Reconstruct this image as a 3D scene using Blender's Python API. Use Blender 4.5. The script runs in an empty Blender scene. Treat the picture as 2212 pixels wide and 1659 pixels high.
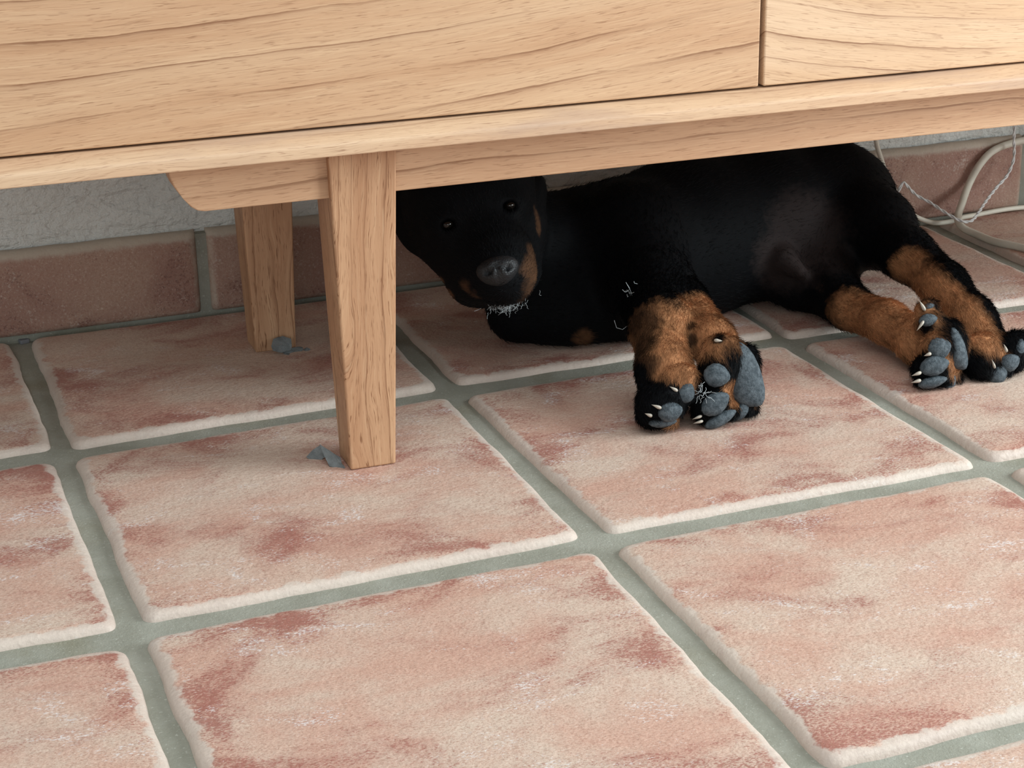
import bpy, bmesh, math, random
import numpy as np
from mathutils import Vector, Matrix, noise as mnoise

random.seed(7); np.random.seed(7)
SC = bpy.context.scene
COL = SC.collection

# ------------------------------------------------------------------ camera
W_PX, H_PX, F_PX = 2212.0, 1659.0, 4086.0
def cam_rot(a, b, c):
    return Matrix.Rotation(a, 3, 'Z') @ Matrix.Rotation(b, 3, 'X') @ Matrix.Rotation(c, 3, 'Z')
cam_d = bpy.data.cameras.new('camera'); cam = bpy.data.objects.new('camera', cam_d); COL.objects.link(cam)
cam_d.sensor_width = 36.0; cam_d.lens = 36.0 * F_PX / W_PX; cam_d.clip_start = 0.02
M = cam_rot(-0.34386, 1.21081, -0.02234).to_4x4(); M.translation = Vector((-0.46663, -1.13451, 0.58517))
cam.matrix_world = M
SC.camera = cam
# ------------------------------------------------------------------ light
SC.view_settings.view_transform = 'Standard'; SC.view_settings.look = 'None'
SC.view_settings.gamma = 1.0; SC.view_settings.use_curve_mapping = False
SC.view_settings.exposure = 0.0
wd = bpy.data.worlds.new('room_light'); SC.world = wd; wd.use_nodes = True
bg = wd.node_tree.nodes['Background']; bg.inputs['Color'].default_value = (0.86, 0.97, 1.0, 1); bg.inputs['Strength'].default_value = 0.50
def area(name, loc, target, sx, sy, power, colr):
    ld = bpy.data.lights.new(name, 'AREA'); ld.shape = 'RECTANGLE'; ld.size = sx; ld.size_y = sy; ld.energy = power; ld.color = colr
    o = bpy.data.objects.new(name, ld); COL.objects.link(o); o.location = loc
    o.rotation_euler = (Vector(target) - Vector(loc)).to_track_quat('-Z', 'Y').to_euler()
    return o
area('window_daylight', (1.95, -0.85, 0.85), (0.2, 0.0, 0.0), 1.0, 1.1, 72, (0.87, 0.97, 1.0))
area('front_fill', (-1.4, -3.4, 1.0), (-0.1, 0.5, 0.05), 1.6, 1.6, 24, (0.88, 0.97, 1.0))  # added low fill lamp, brightens the wall and floor under the sideboard
area('ceiling_bounce', (-0.2, -1.15, 2.4), (-0.2, -1.0, 0.0), 3.0, 2.0, 40, (0.93, 0.985, 1.0))

# ------------------------------------------------------------------ node helper
class NT:
    def __init__(s, name):
        s.m = bpy.data.materials.new(name); s.m.use_nodes = True; s.t = s.m.node_tree; s.t.nodes.clear()
        s.out = s.n('ShaderNodeOutputMaterial'); s.b = s.n('ShaderNodeBsdfPrincipled'); s.t.links.new(s.b.outputs[0], s.out.inputs['Surface'])
    def n(s, ty, **k):
        x = s.t.nodes.new(ty)
        for a, v in k.items(): setattr(x, a, v)
        return x
    def put(s, sock, v):
        if isinstance(v, bpy.types.NodeSocket): s.t.links.new(v, sock)
        elif v is not None:
            if hasattr(sock.default_value, '__len__') and not hasattr(v, '__len__'): v = [v] * len(sock.default_value)
            if hasattr(v, '__len__') and len(v) == 3 and len(sock.default_value) == 4: v = (*v, 1)
            sock.default_value = v
    def math(s, op, a, b=None, c=None, clamp=False):
        x = s.n('ShaderNodeMath', operation=op, use_clamp=clamp)
        for i, v in enumerate((a, b, c)):
            if v is not None: s.put(x.inputs[i], v)
        return x.outputs[0]
    def vmath(s, op, a, b=None):
        x = s.n('ShaderNodeVectorMath', operation=op); s.put(x.inputs[0], a)
        if b is not None: s.put(x.inputs[1], b)
        return x.outputs[0]
    def mix(s, fac, a, b, blend='MIX'):
        x = s.n('ShaderNodeMix', data_type='RGBA', blend_type=blend); s.put(x.inputs[0], fac); s.put(x.inputs[6], a); s.put(x.inputs[7], b); return x.outputs[2]
    def noise(s, vec, scale, detail=3, rough=.55, dist=0.0):
        x = s.n('ShaderNodeTexNoise'); s.put(x.inputs['Vector'], vec); s.put(x.inputs['Scale'], scale); s.put(x.inputs['Detail'], detail)
        s.put(x.inputs['Roughness'], rough); s.put(x.inputs['Distortion'], dist); return x.outputs['Fac']
    def ss(s, v, lo, hi):
        x = s.n('ShaderNodeMapRange', interpolation_type='SMOOTHSTEP'); s.put(x.inputs[0], v); s.put(x.inputs[1], lo); s.put(x.inputs[2], hi); return x.outputs[0]
    def obj(s): return s.n('ShaderNodeTexCoord').outputs['Object']
    def map(s, vec, scale=(1, 1, 1), loc=(0, 0, 0), rot=(0, 0, 0)):
        x = s.n('ShaderNodeMapping'); s.put(x.inputs[0], vec); s.put(x.inputs['Location'], loc); s.put(x.inputs['Rotation'], rot); s.put(x.inputs['Scale'], scale); return x.outputs[0]
    def attr(s, name, out='Fac'):
        x = s.n('ShaderNodeAttribute', attribute_name=name); return x.outputs[out]
    def sep(s, vec):
        x = s.n('ShaderNodeSeparateXYZ'); s.put(x.inputs[0], vec); return x.outputs
    def comb(s, a, b, c):
        x = s.n('ShaderNodeCombineXYZ')
        for i, v in enumerate((a, b, c)): s.put(x.inputs[i], v)
        return x.outputs[0]
    def bump(s, h, strength=.3, dist=.002):
        x = s.n('ShaderNodeBump'); s.put(x.inputs['Height'], h); x.inputs['Strength'].default_value = strength; x.inputs['Distance'].default_value = dist
        s.t.links.new(x.outputs[0], s.b.inputs['Normal'])
    def fin(s, colr=None, rough=.6, spec=.3):
        s.put(s.b.inputs['Base Color'], colr); s.put(s.b.inputs['Roughness'], rough); s.put(s.b.inputs['Specular IOR Level'], spec); return s.m

def plain(name, colr, rough=.6, spec=.3, nscale=60, var=.25, bump=.15):
    k = NT(name); o = k.obj(); f = k.noise(o, nscale, 4)
    c = k.mix(f, [x * (1 - var) for x in colr], [min(1, x * (1 + var)) for x in colr]); k.bump(k.noise(o, nscale * 5, 3), bump, .0015)
    return k.fin(c, rough, spec)

def tile_material(name, cream, salmon, brick, rim, dust, red_amt, dark=1.0, wobble=.022):
    k = NT(name); o = k.obj(); inf = k.n('ShaderNodeObjectInfo'); rnd = inf.outputs['Random']
    off = k.vmath('SCALE', (31.7, 17.3, 9.1)); k.put(off.node.inputs['Scale'], rnd)
    v = k.vmath('ADD', o, off)
    v2 = k.map(v, (1, 1.45, 1), (0, 0, 0), (0, 0, .5))
    big = k.noise(v2, 8, 4, .6, .4)
    c = k.mix(k.ss(big, .36, .64), cream, salmon)
    # patchy brick red wear that shows through as speckle
    patch = k.noise(k.map(v2, (1, 1, 1), (3, 5, 1)), 10, 5, .62, .6)
    sv = k.map(v, (1, 2.2, 1), (0, 0, 0), (0, 0, .7)); speck = k.noise(sv, 420, 3, .65)
    edge = k.attr('edge_dist')
    near_rim = k.ss(edge, .045, .010)
    m = k.math('ADD', k.math('ADD', patch, k.math('MULTIPLY', near_rim, .085)), k.math('MULTIPLY', k.math('SUBTRACT', speck, .5), .85))
    red = k.ss(m, .625 - red_amt, .72 - red_amt)
    soft = k.ss(patch, .44, .70); c = k.mix(k.math('MULTIPLY', soft, .38), c, brick)
    c = k.mix(k.math('MULTIPLY', red, .72), c, brick)
    dk = k.noise(k.map(v, (1, 2.4, 1), (7, 3, 0), (0, 0, -.3)), 300, 3, .6); c = k.mix(k.math('MULTIPLY', k.ss(dk, .62, .72), .45), c, (.19, .115, .085))
    # pale worn rubs and lime bloom
    wn = k.noise(k.map(v2, (1, 1.4, 1), (9, 2, 4)), 15, 5, .65, .7)
    wsp = k.noise(k.map(v, (1, 1.8, 1), (2, 8, 0), (0, 0, .2)), 380, 3, .6)
    white = k.ss(k.math('ADD', wn, k.math('MULTIPLY', k.math('SUBTRACT', wsp, .5), .8)), .625, .75)
    c = k.mix(k.math('MULTIPLY', white, .75), c, dust)
    fine = k.noise(k.map(v, (1, 1.5, 1), (1, 1, 0), (0, 0, .35)), 560, 3, .6, .8); c = k.mix(k.math('MULTIPLY', k.ss(fine, .46, .66), .5), c, (.30, .145, .10)); c = k.mix(k.math('MULTIPLY', k.ss(fine, .42, .30), .35), c, (.72, .60, .50))
    wob = k.math('MULTIPLY', k.math('SUBTRACT', k.noise(v, 70, 5, .65), .5), wobble)
    rm_ = k.ss(k.math('ADD', edge, wob), .0090, .0050)
    c = k.mix(k.math('MULTIPLY', rm_, .8), c, k.mix(k.noise(v, 40, 3), rim, [x * .86 for x in rim]))
    if dark != 1.0: c = k.mix(1.0, c, (dark, dark, dark), 'MULTIPLY')
    h = k.math('ADD', k.math('MULTIPLY', k.noise(v, 240, 5, .6), .6), k.math('MULTIPLY', k.noise(v, 60, 3), .6))
    k.bump(h, .6, .0018)
    return k.fin(c, k.mix(red, .62, .5), .35)
FLOOR_TILE = tile_material('terracotta_floor_tile', (.57, .44, .355), (.53, .325, .25), (.285, .088, .070), (.60, .51, .44), (.70, .65, .64), .030)
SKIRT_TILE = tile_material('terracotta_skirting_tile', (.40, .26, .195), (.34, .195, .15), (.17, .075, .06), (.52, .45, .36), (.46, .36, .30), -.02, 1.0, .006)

def grout_material():
    k = NT('grey_green_grout'); o = k.obj(); a = k.noise(o, 22, 4, .6); c = k.mix(k.ss(a, .3, .7), (.315, .31, .262), (.245, .24, .195))
    st = k.noise(k.map(o, loc=(5, 2, 0)), 9, 4); c = k.mix(k.math('MULTIPLY', k.ss(st, .52, .68), .5), c, (.21, .19, .125))
    sp = k.noise(o, 500, 2); c = k.mix(k.math('MULTIPLY', k.ss(sp, .62, .72), .45), c, (.5, .5, .44))
    k.bump(k.noise(o, 380, 4, .65), .5, .0016); return k.fin(c, .85, .2)
GROUT = grout_material()

def plaster_material():
    k = NT('rough_white_plaster'); o = k.obj(); a = k.noise(o, 9, 4)
    c = k.mix(a, (.72, .72, .68), (.65, .655, .62))
    st = k.map(o, (1, 1, 2.6), (0, 0, 0), (0, .75, 0)); ridge = k.noise(st, 20, 4, .55, .5)
    h = k.math('ADD', k.math('MULTIPLY', ridge, 1.0), k.math('MULTIPLY', k.noise(o, 130, 4, .6), .35)); k.bump(h, .9, .013)
    return k.fin(c, .9, .2)
PLASTER = plaster_material()

def wood_material(name, axis='X', q=(0, 0, 0), lines=46, light=(.55, .355, .215), mid=(.47, .27, .15), line=(.20, .085, .038), grey=0.0, contrast=1.0, phase=0.0, wob=.012, patchy=.5, bow=True):
    """Teak: long grain along one axis, saw-shaped dark growth lines, short pores. q bends the growth lines along the board."""
    k = NT(name); o = k.obj(); X, Y, Z = k.sep(o)
    if axis == 'X': u, w, d = X, Z, Y
    elif axis == 'Z': u, w, d = Z, X, Y
    x0, a, b = q; t = k.math('SUBTRACT', u, x0)
    bend = k.math('ADD', k.math('MULTIPLY', t, a), k.math('MULTIPLY', k.math('MULTIPLY', t, t), b))
    w2 = k.math('SUBTRACT', w, bend); w2 = k.math('ADD', w2, k.math('MULTIPLY', d, .6))
    lowv = k.comb(k.math('MULTIPLY', u, 3.2), k.math('MULTIPLY', w2, 14), phase)
    wv = k.math('MULTIPLY', k.math('SUBTRACT', k.noise(lowv, 1.0, 3, .5), .5), wob * 2)
    midv = k.comb(k.math('MULTIPLY', u, 30), k.math('MULTIPLY', w2, 60), phase + 3)
    wv2 = k.math('MULTIPLY', k.math('SUBTRACT', k.noise(midv, 1.0, 3, .6), .5), .0024)
    s = k.math('ADD', k.math('ADD', w2, wv), wv2)
    # uneven spacing
    s2 = k.math('ADD', s, k.math('MULTIPLY', k.noise(k.comb(phase, k.math('MULTIPLY', s, 20), 0), 1.0, 2), .03))
    fr = k.math('FRACT', k.math('ADD', k.math('MULTIPLY', s2, lines), phase))
    fade = k.ss(k.noise(k.comb(k.math('MULTIPLY', u, 6), k.math('MULTIPLY', s, 40), phase + 8), 1.0, 2), .3, .62)
    ln = k.math('MULTIPLY', k.math('POWER', fr, 9.0), fade)
    thin = k.math('MULTIPLY', k.ss(fr, .93, .985), fade)
    tone = k.noise(k.comb(k.math('MULTIPLY', u, 2.0), k.math('MULTIPLY', s, 34), phase + 1), 1.0, 3)
    c = k.mix(k.ss(tone, .3, .7), light, mid)
    c = k.mix(k.math('MULTIPLY', ln, .55 * contrast), c, line); c = k.mix(k.math('MULTIPLY', thin, .75 * contrast), c, line)
    fib = k.noise(k.comb(k.math('MULTIPLY', u, 22), k.math('MULTIPLY', s, 900), k.math('MULTIPLY', d, 300)), 1.0, 3, .6)
    c = k.mix(k.math('MULTIPLY', k.ss(fib, .52, .75), .34), c, line)
    c = k.mix(k.math('MULTIPLY', k.ss(fib, .48, .28), .18), c, (.82, .60, .38))
    pore = k.noise(k.comb(k.math('MULTIPLY', u, 70), k.math('MULTIPLY', s, 1500), k.math('MULTIPLY', d, 700)), 1.0, 2, .5)
    c = k.mix(k.math('MULTIPLY', k.ss(pore, .60, .70), .55 * patchy * 2), c, line)
    if grey:
        g = k.noise(k.comb(k.math('MULTIPLY', u, 5), k.math('MULTIPLY', s, 25), phase + 5), 1.0, 3)
        c = k.mix(k.math('MULTIPLY', k.ss(g, .52, .68), grey), c, (.40, .27, .20))
    k.bump(k.math('ADD', k.math('MULTIPLY', pore, -.6), k.math('MULTIPLY', ln, -.4)), .22, .0008)
    return k.fin(c, .48, .35)
WOOD_L = wood_material('teak_left_drawer', 'X', (-.26, .005, .12), 36, phase=.37, wob=.010)
WOOD_R = wood_material('teak_right_drawer', 'X', (.33, -.20, .28), 44, (.63, .435, .285), (.54, .345, .205), phase=.62, wob=.008)
WOOD_LEDGE = wood_material('teak_ledge', 'X', (0, .02, 0), 26, (.60, .41, .265), (.52, .32, .195), phase=.2, grey=.55, contrast=.55, wob=.02)
WOOD_BEAM = wood_material('teak_beam', 'X', (0, .012, 0), 40, (.55, .345, .21), (.47, .27, .155), phase=.8, contrast=.8, wob=.012)
WOOD_LEG = wood_material('teak_leg', 'Z', (0, .03, 0), 60, (.53, .315, .18), (.40, .21, .112), phase=.1, contrast=1.0, patchy=1.0, wob=.035)
WOOD_DARK = wood_material('teak_carcass', 'X', (0, 0, 0), 40, phase=.5)
FELT = plain('grey_felt', (.17, .18, .18), .95, .1, 160, .5, .6)

# ------------------------------------------------------------------ object helper
def link(name, me, mat=None, parent=None, smooth=False, loc=None):
    o = bpy.data.objects.new(name, me); COL.objects.link(o)
    if mat is not None and not me.materials: me.materials.append(mat)
    if smooth:
        me.polygons.foreach_set('use_smooth', [True] * len(me.polygons))
    if parent is not None: o.parent = parent
    if loc is not None: o.location = loc
    return o
def empty(name, loc=(0, 0, 0), rot=(0, 0, 0)):
    o = bpy.data.objects.new(name, None); COL.objects.link(o); o.location = loc; o.rotation_euler = rot; o.empty_display_size = .02; return o
def mesh(name, v, f):
    me = bpy.data.meshes.new(name); me.from_pydata([tuple(map(float, p)) for p in v], [], [tuple(q) for q in f]); me.update(); return me
def tag(o, label=None, cat=None, group=None, kind=None):
    for a, b in (('label', label), ('category', cat), ('group', group), ('kind', kind)):
        if b: o[a] = b
def bm_mesh(name, bm):
    bmesh.ops.recalc_face_normals(bm, faces=bm.faces); me = bpy.data.meshes.new(name); bm.to_mesh(me); bm.free(); return me
def box(name, x0, x1, y0, y1, z0, z1, bev=.0015):
    bm = bmesh.new(); bmesh.ops.create_cube(bm, size=1)
    for v in bm.verts: v.co = Vector(((x0, x1)[v.co.x > 0], (y0, y1)[v.co.y > 0], (z0, z1)[v.co.z > 0]))
    if bev: bmesh.ops.bevel(bm, geom=bm.edges[:], offset=bev, segments=2, affect='EDGES', profile=.5)
    return bm_mesh(name, bm)
def prism(name, prof, axis, a, b, bev=0):
    """profile of 2-D points extruded along an axis ('x': profile is y,z; 'y': profile is x,z)"""
    bm = bmesh.new(); mk = (lambda p, t: (t, p[0], p[1])) if axis == 'x' else (lambda p, t: (p[0], t, p[1]))
    A = [bm.verts.new(mk(p, a)) for p in prof]; B = [bm.verts.new(mk(p, b)) for p in prof]; n = len(prof)
    bm.faces.new(A); bm.faces.new(B[::-1])
    for i in range(n): bm.faces.new((A[i], A[(i + 1) % n], B[(i + 1) % n], B[i]))
    if bev: bmesh.ops.bevel(bm, geom=bm.edges[:], offset=bev, segments=2, affect='EDGES', profile=.5)
    return bm_mesh(name, bm)
def tube(name, pts, r, mat, parent=None, seg=10, sub=8, squash=1.0):
    """round cable through points (Catmull-Rom)"""
    P = [Vector(p) for p in pts]; P = [2 * P[0] - P[1]] + P + [2 * P[-1] - P[-2]]; path = []
    for i in range(1, len(P) - 2):
        for j in range(sub):
            t = j / sub; a, b, c, d = P[i - 1:i + 3]
            path.append(.5 * ((2 * b) + (c - a) * t + (2 * a - 5 * b + 4 * c - d) * t * t + (3 * b - a - 3 * c + d) * t ** 3))
    path.append(P[-2]); v, f = [], []; up = Vector((0, 0, 1)); N = len(path)
    for i, q in enumerate(path):
        tg = (path[min(i + 1, N - 1)] - path[max(i - 1, 0)]).normalized()
        if i == 0: nrm = tg.cross(up if abs(tg.z) < .9 else Vector((1, 0, 0))).normalized()
        else: nrm = (nrm - tg * nrm.dot(tg)).normalized()
        bi = tg.cross(nrm)
        rr = r[min(len(r) - 1, int(i / (N - 1) * (len(r) - 1) + .5))] if hasattr(r, '__len__') else r
        for s in range(seg):
            a = 2 * math.pi * s / seg; v.append(q + nrm * math.cos(a) * rr + bi * math.sin(a) * rr * squash)
    for i in range(N - 1):
        for s in range(seg): f.append((i * seg + s, i * seg + (s + 1) % seg, (i + 1) * seg + (s + 1) % seg, (i + 1) * seg + s))
    f.append(tuple(range(seg))[::-1]); f.append(tuple((N - 1) * seg + s for s in range(seg)))
    return link(name, mesh(name, v, f), mat, parent, True)

# ------------------------------------------------------------------ floor: grout bed + tiles
PIT = 0.33; YW = 0.645
GX0, GX1, GY0, GY1 = -9, 12, -9, 2
def grout_bed():
    n = 90; xs = np.linspace(GX0 * PIT, GX1 * PIT, 2); ys = np.linspace(GY0 * PIT, YW + .012, 2)
    v = [(xs[0], ys[0], -.0065), (xs[1], ys[0], -.0065), (xs[1], ys[1], -.0065), (xs[0], ys[1], -.0065)]
    return link('floor', mesh('floor', v, [(0, 1, 2, 3)]), GROUT)
floor = grout_bed(); tag(floor, kind='structure')
NODES = {(0, 0): {'UL': (-0.0021, 0.0222), 'UR': (0.0194, 0.022), 'LL': (-0.0047, -0.006), 'LR': (0.0137, -0.0034)}, (-1, 0): {'UL': (-0.3374, 0.012), 'UR': (-0.3212, 0.0134), 'LL': (-0.3382, -0.0222), 'LR': (-0.3242, -0.0154)}, (1, 0): {'UL': (0.3327, 0.0253), 'UR': (0.3491, 0.0278), 'LL': (0.3292, 0.0032), 'LR': (0.3475, 0.0056)}, (0, 1): {'UL': (-0.0039, 0.3526), 'UR': (0.016, 0.3582), 'LL': (-0.0028, 0.3279), 'LR': (0.0117, 0.3233)}, (-1, 1): {'UL': (-0.3374, 0.3482), 'UR': (-0.3229, 0.3434), 'LL': (-0.3416, 0.3143), 'LR': (-0.3249, 0.3149)}, (1, 1): {'UL': (0.3337, 0.362), 'UR': (0.3413, 0.3518), 'LL': (0.3236, 0.3301), 'LR': (0.343, 0.3262)}, (0, -1): {'UR': (0.0131, -0.3166)}}
NODE_C = {(-4, -4): (-1.3203, -1.3231), (-4, -3): (-1.3203, -0.993), (-4, -2): (-1.3203, -0.6631), (-4, -1): (-1.3203, -0.3331), (-4, 0): (-1.3203, -0.0031), (-4, 1): (-1.3217, 0.3302), (-4, 2): (-1.3217, 0.6602), (-3, -4): (-0.9868, -1.3175), (-3, -3): (-0.9903, -0.993), (-3, -2): (-0.9903, -0.6631), (-3, -1): (-0.9903, -0.3331), (-3, 0): (-0.9903, -0.0031), (-3, 1): (-0.9917, 0.3302), (-3, 2): (-0.9917, 0.6602), (-2, -4): (-0.6568, -1.3175), (-2, -3): (-0.6568, -0.9875), (-2, -2): (-0.6603, -0.6631), (-2, -1): (-0.6603, -0.3331), (-2, 0): (-0.6603, -0.0031), (-2, 1): (-0.6617, 0.3302), (-2, 2): (-0.6617, 0.6602), (-1, -4): (-0.3268, -1.3175), (-1, -3): (-0.3268, -0.9875), (-1, -2): (-0.3268, -0.6575), (-1, -1): (-0.3303, -0.3331), (-1, 0): (-0.3303, -0.0031), (-1, 1): (-0.3317, 0.3302), (-1, 2): (-0.3317, 0.6602), (0, -4): (0.0032, -1.3175), (0, -3): (0.0032, -0.9875), (0, -2): (0.0032, -0.6575), (0, -1): (0.0032, -0.3275), (0, 0): (0.0066, 0.0087), (0, 1): (0.0052, 0.3405), (0, 2): (0.0052, 0.6705), (1, -4): (0.3332, -1.3175), (1, -3): (0.3332, -0.9875), (1, -2): (0.3332, -0.6575), (1, -1): (0.3396, -0.3145), (1, 0): (0.3396, 0.0155), (1, 1): (0.3354, 0.3425), (1, 2): (0.3354, 0.6725), (2, -4): (0.6632, -1.3175), (2, -3): (0.6632, -0.9875), (2, -2): (0.6696, -0.6445), (2, -1): (0.6696, -0.3145), (2, 0): (0.6696, 0.0155), (2, 1): (0.6654, 0.3425), (2, 2): (0.6654, 0.6725), (3, -4): (0.9932, -1.3175), (3, -3): (0.9996, -0.9745), (3, -2): (0.9996, -0.6445), (3, -1): (0.9996, -0.3145), (3, 0): (0.9996, 0.0155), (3, 1): (0.9954, 0.3425), (3, 2): (0.9954, 0.6725), (4, -4): (1.3296, -1.3045), (4, -3): (1.3296, -0.9745), (4, -2): (1.3296, -0.6445), (4, -1): (1.3296, -0.3145), (4, 0): (1.3296, 0.0155), (4, 1): (1.3254, 0.3425), (4, 2): (1.3254, 0.6725), (5, -4): (1.6596, -1.3045), (5, -3): (1.6596, -0.9745), (5, -2): (1.6596, -0.6445), (5, -1): (1.6596, -0.3145), (5, 0): (1.6596, 0.0155), (5, 1): (1.6554, 0.3425), (5, 2): (1.6554, 0.6725)}
def tile_mesh(name, corners, seed, fine):
    """corners: BL, BR, TR, TL on the floor (world xy); the mesh is local to their centre"""
    rs = random.Random(seed); cx = sum(c[0] for c in corners) / 4; cy = sum(c[1] for c in corners) / 4
    loc = [Vector((c[0] - cx, c[1] - cy, 0)) for c in corners]
    R = .010; per = 26 if fine else 5; out = []
    for i in range(4):
        a, b, c = loc[i - 1], loc[i], loc[(i + 1) % 4]; d0 = (a - b).normalized(); d1 = (c - b).normalized()
        s0, s1 = b + d0 * R, b + d1 * R
        na = 6 if fine else 3
        for j in range(na + 1):
            t = j / na; out.append((1 - t) ** 2 * s0 + 2 * t * (1 - t) * b + t * t * s1)
        e0, e1 = s1, c + (b - c).normalized() * R
        for j in range(1, per): out.append(e0.lerp(e1, j / per))
    n = len(out); off = Vector((seed * 3.1, seed * 1.7, 0))
    if fine:
        out = [p + Vector((mnoise.noise(p * 22 + off), mnoise.noise(p * 22 + off + Vector((9, 9, 9))), 0)) * .0022
               + Vector((mnoise.noise(p * 90 + off), mnoise.noise(p * 90 + off + Vector((9, 9, 9))), 0)) * .0007 for p in out]
    half = .155; dep = rs.uniform(-.0006, .0006); tx, ty = rs.uniform(-.004, .004), rs.uniform(-.004, .004)
    rings = [(-.0006, -.0085), (0, -.0058), (.0010, -.0032), (.0028, -.0014), (.0055, -.0005), (.0095, -.0001), (.014, 0), (.05, .0002)] if fine else [(0, -.0085), (.003, -.003), (.010, -.0003)]
    v, ed = [], []
    for ins, z in rings:
        for p in out:
            q = Vector((p.x * (1 - ins / half), p.y * (1 - ins / half), 0)); wob = mnoise.noise(q * 16 + off) * .0005 if fine else 0
            v.append((q.x, q.y, z + dep + wob + tx * q.x + ty * q.y)); ed.append(max(ins, 0))
    v.append((0, 0, .0002 + dep)); ed.append(half); f = []
    for k in range(len(rings) - 1):
        for i in range(n): f.append((k * n + i, k * n + (i + 1) % n, (k + 1) * n + (i + 1) % n, (k + 1) * n + i))
    L = (len(rings) - 1) * n
    for i in range(n): f.append((L + i, L + (i + 1) % n, L + n))
    me = mesh(name, v, f); a = me.attributes.new('edge_dist', 'FLOAT', 'POINT'); a.data.foreach_set('value', ed)
    return me, (cx, cy, 0)
GAPX, GAPY = .0095, .0100
far_mesh = None
for j in range(GY0, GY1):
    for i in range(GX0, GX1):
        cs = []
        for (di, dj, q) in ((0, 0, 'UR'), (1, 0, 'UL'), (1, 1, 'LL'), (0, 1, 'LR')):
            key = (i + di, j + dj)
            if key in NODES and q in NODES[key]: cs.append(NODES[key][q])
            else:
                gx, gy = i + di, j + dj; nx, ny = NODE_C.get(key, (gx * PIT, gy * PIT))
                y = ny + (GAPY if 'U' in q else -GAPY)
                if gy == 2: y = YW - .0142
                cs.append((nx + (GAPX if 'R' in q else -GAPX), y))
        fine = -3 <= i <= 3 and -2 <= j <= 1
        if fine:
            me, c = tile_mesh('tile', cs, (i + 20) * 13 + j + 20, True); link('tile', me, FLOOR_TILE, floor, True, c)
        else:
            if j == 1: me, c = tile_mesh('tile', cs, 5, False); link('tile', me, FLOOR_TILE, floor, True, c)
            else:
                if far_mesh is None: far_mesh, _ = tile_mesh('tile', [(-.1565, -.1555), (.1565, -.1555), (.1565, .1555), (-.1565, .1555)], 3, False)
                link('tile', far_mesh, FLOOR_TILE, floor, True, ((i + .5) * PIT, (j + .5) * PIT, 0))

# ------------------------------------------------------------------ wall and skirting tiles
def wall_mesh():
    nx, nz = 150, 40; v, f = [], []
    for a in range(nx + 1):
        for b in range(nz + 1):
            x = GX0 * PIT + (GX1 - GX0) * PIT * a / nx; z = -.02 + 2.5 * (b / nz) ** 2.2
            v.append((x, YW + mnoise.noise((x * 6, z * 6, 2)) * .0025 + .001, z))
    for a in range(nx):
        for b in range(nz): q = a * (nz + 1) + b; f.append((q, q + nz + 1, q + nz + 2, q + 1))
    return mesh('wall_back', v, f)
wall = link('wall_back', wall_mesh(), PLASTER, None, True); tag(wall, kind='structure')
wm = wall.modifiers.new('thickness', 'SOLIDIFY'); wm.thickness = -.1; wm.offset = 1
SK_T = .0125; SK_H = .0845
bb = link('baseboard_back', prism('baseboard_back', [(YW - .0075, -.0065), (YW + .004, -.0065), (YW + .004, SK_H - .003), (YW - .0075, SK_H - .004)], 'x', GX0 * PIT, GX1 * PIT), GROUT); tag(bb, kind='structure')
def skirt_mesh(L, seed):
    """an upright tile L wide: flat face with a rounded pale top rim"""
    y1 = 0.0; H = SK_H; z0 = .0022; off = Vector((seed * 2.3, seed, 0)); rs = random.Random(seed)
    prof = [(.010, H - .0005, .000), (.004, H, .002), (.0005, H - .0012, .0045), (-.0018, H - .0038, .007), (-.0026, H - .0075, .011), (-.0028, H - .0115, .015), (-.003, .055, .04), (-.003, .03, .04), (-.003, .012, .03), (-.0028, .006, .013), (-.0015, z0, .0125), (.006, z0 - .001, .010)]
    n = 26; v, f, ed = [], [], []
    xs = [-L / 2, -L / 2 + .0012, -L / 2 + .004, -L / 2 + .009] + [(-L / 2 + .02) + (L - .04) * i / (n - 9) for i in range(n - 8)] + [L / 2 - .009, L / 2 - .004, L / 2 - .0012, L / 2]
    for x in xs:
        de = min(x + L / 2, L / 2 - x); inn = .0045 * max(0, 1 - de / .005) ** 2
        for (y, z, e) in prof:
            w = mnoise.noise(Vector((x * 30, z * 30, 0)) + off) * .0009
            v.append((x, y + inn + w, z + (w if z > .02 else 0))); ed.append(min(e * .62, max(de * .62 + .0045, .0072)))
    P = len(prof); m = len(xs)
    for i in range(m - 1):
        for j in range(P - 1): f.append((i * P + j, i * P + j + 1, (i + 1) * P + j + 1, (i + 1) * P + j))
    f.append(tuple(range(P))[::-1]); f.append(tuple((m - 1) * P + j for j in range(P)))
    me = mesh('tile', v, f); a = me.attributes.new('edge_dist', 'FLOAT', 'POINT'); a.data.foreach_set('value', ed); return me
edges = [-1.425, -1.11, -.795, -.478, -.1505, .1635, .4775, .792, 1.107, 1.422, 1.737]
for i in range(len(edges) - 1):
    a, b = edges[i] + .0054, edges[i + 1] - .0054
    link('tile', skirt_mesh(b - a, i + 3), SKIRT_TILE, bb, True, ((a + b) / 2, YW - .0095, 0))

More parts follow.
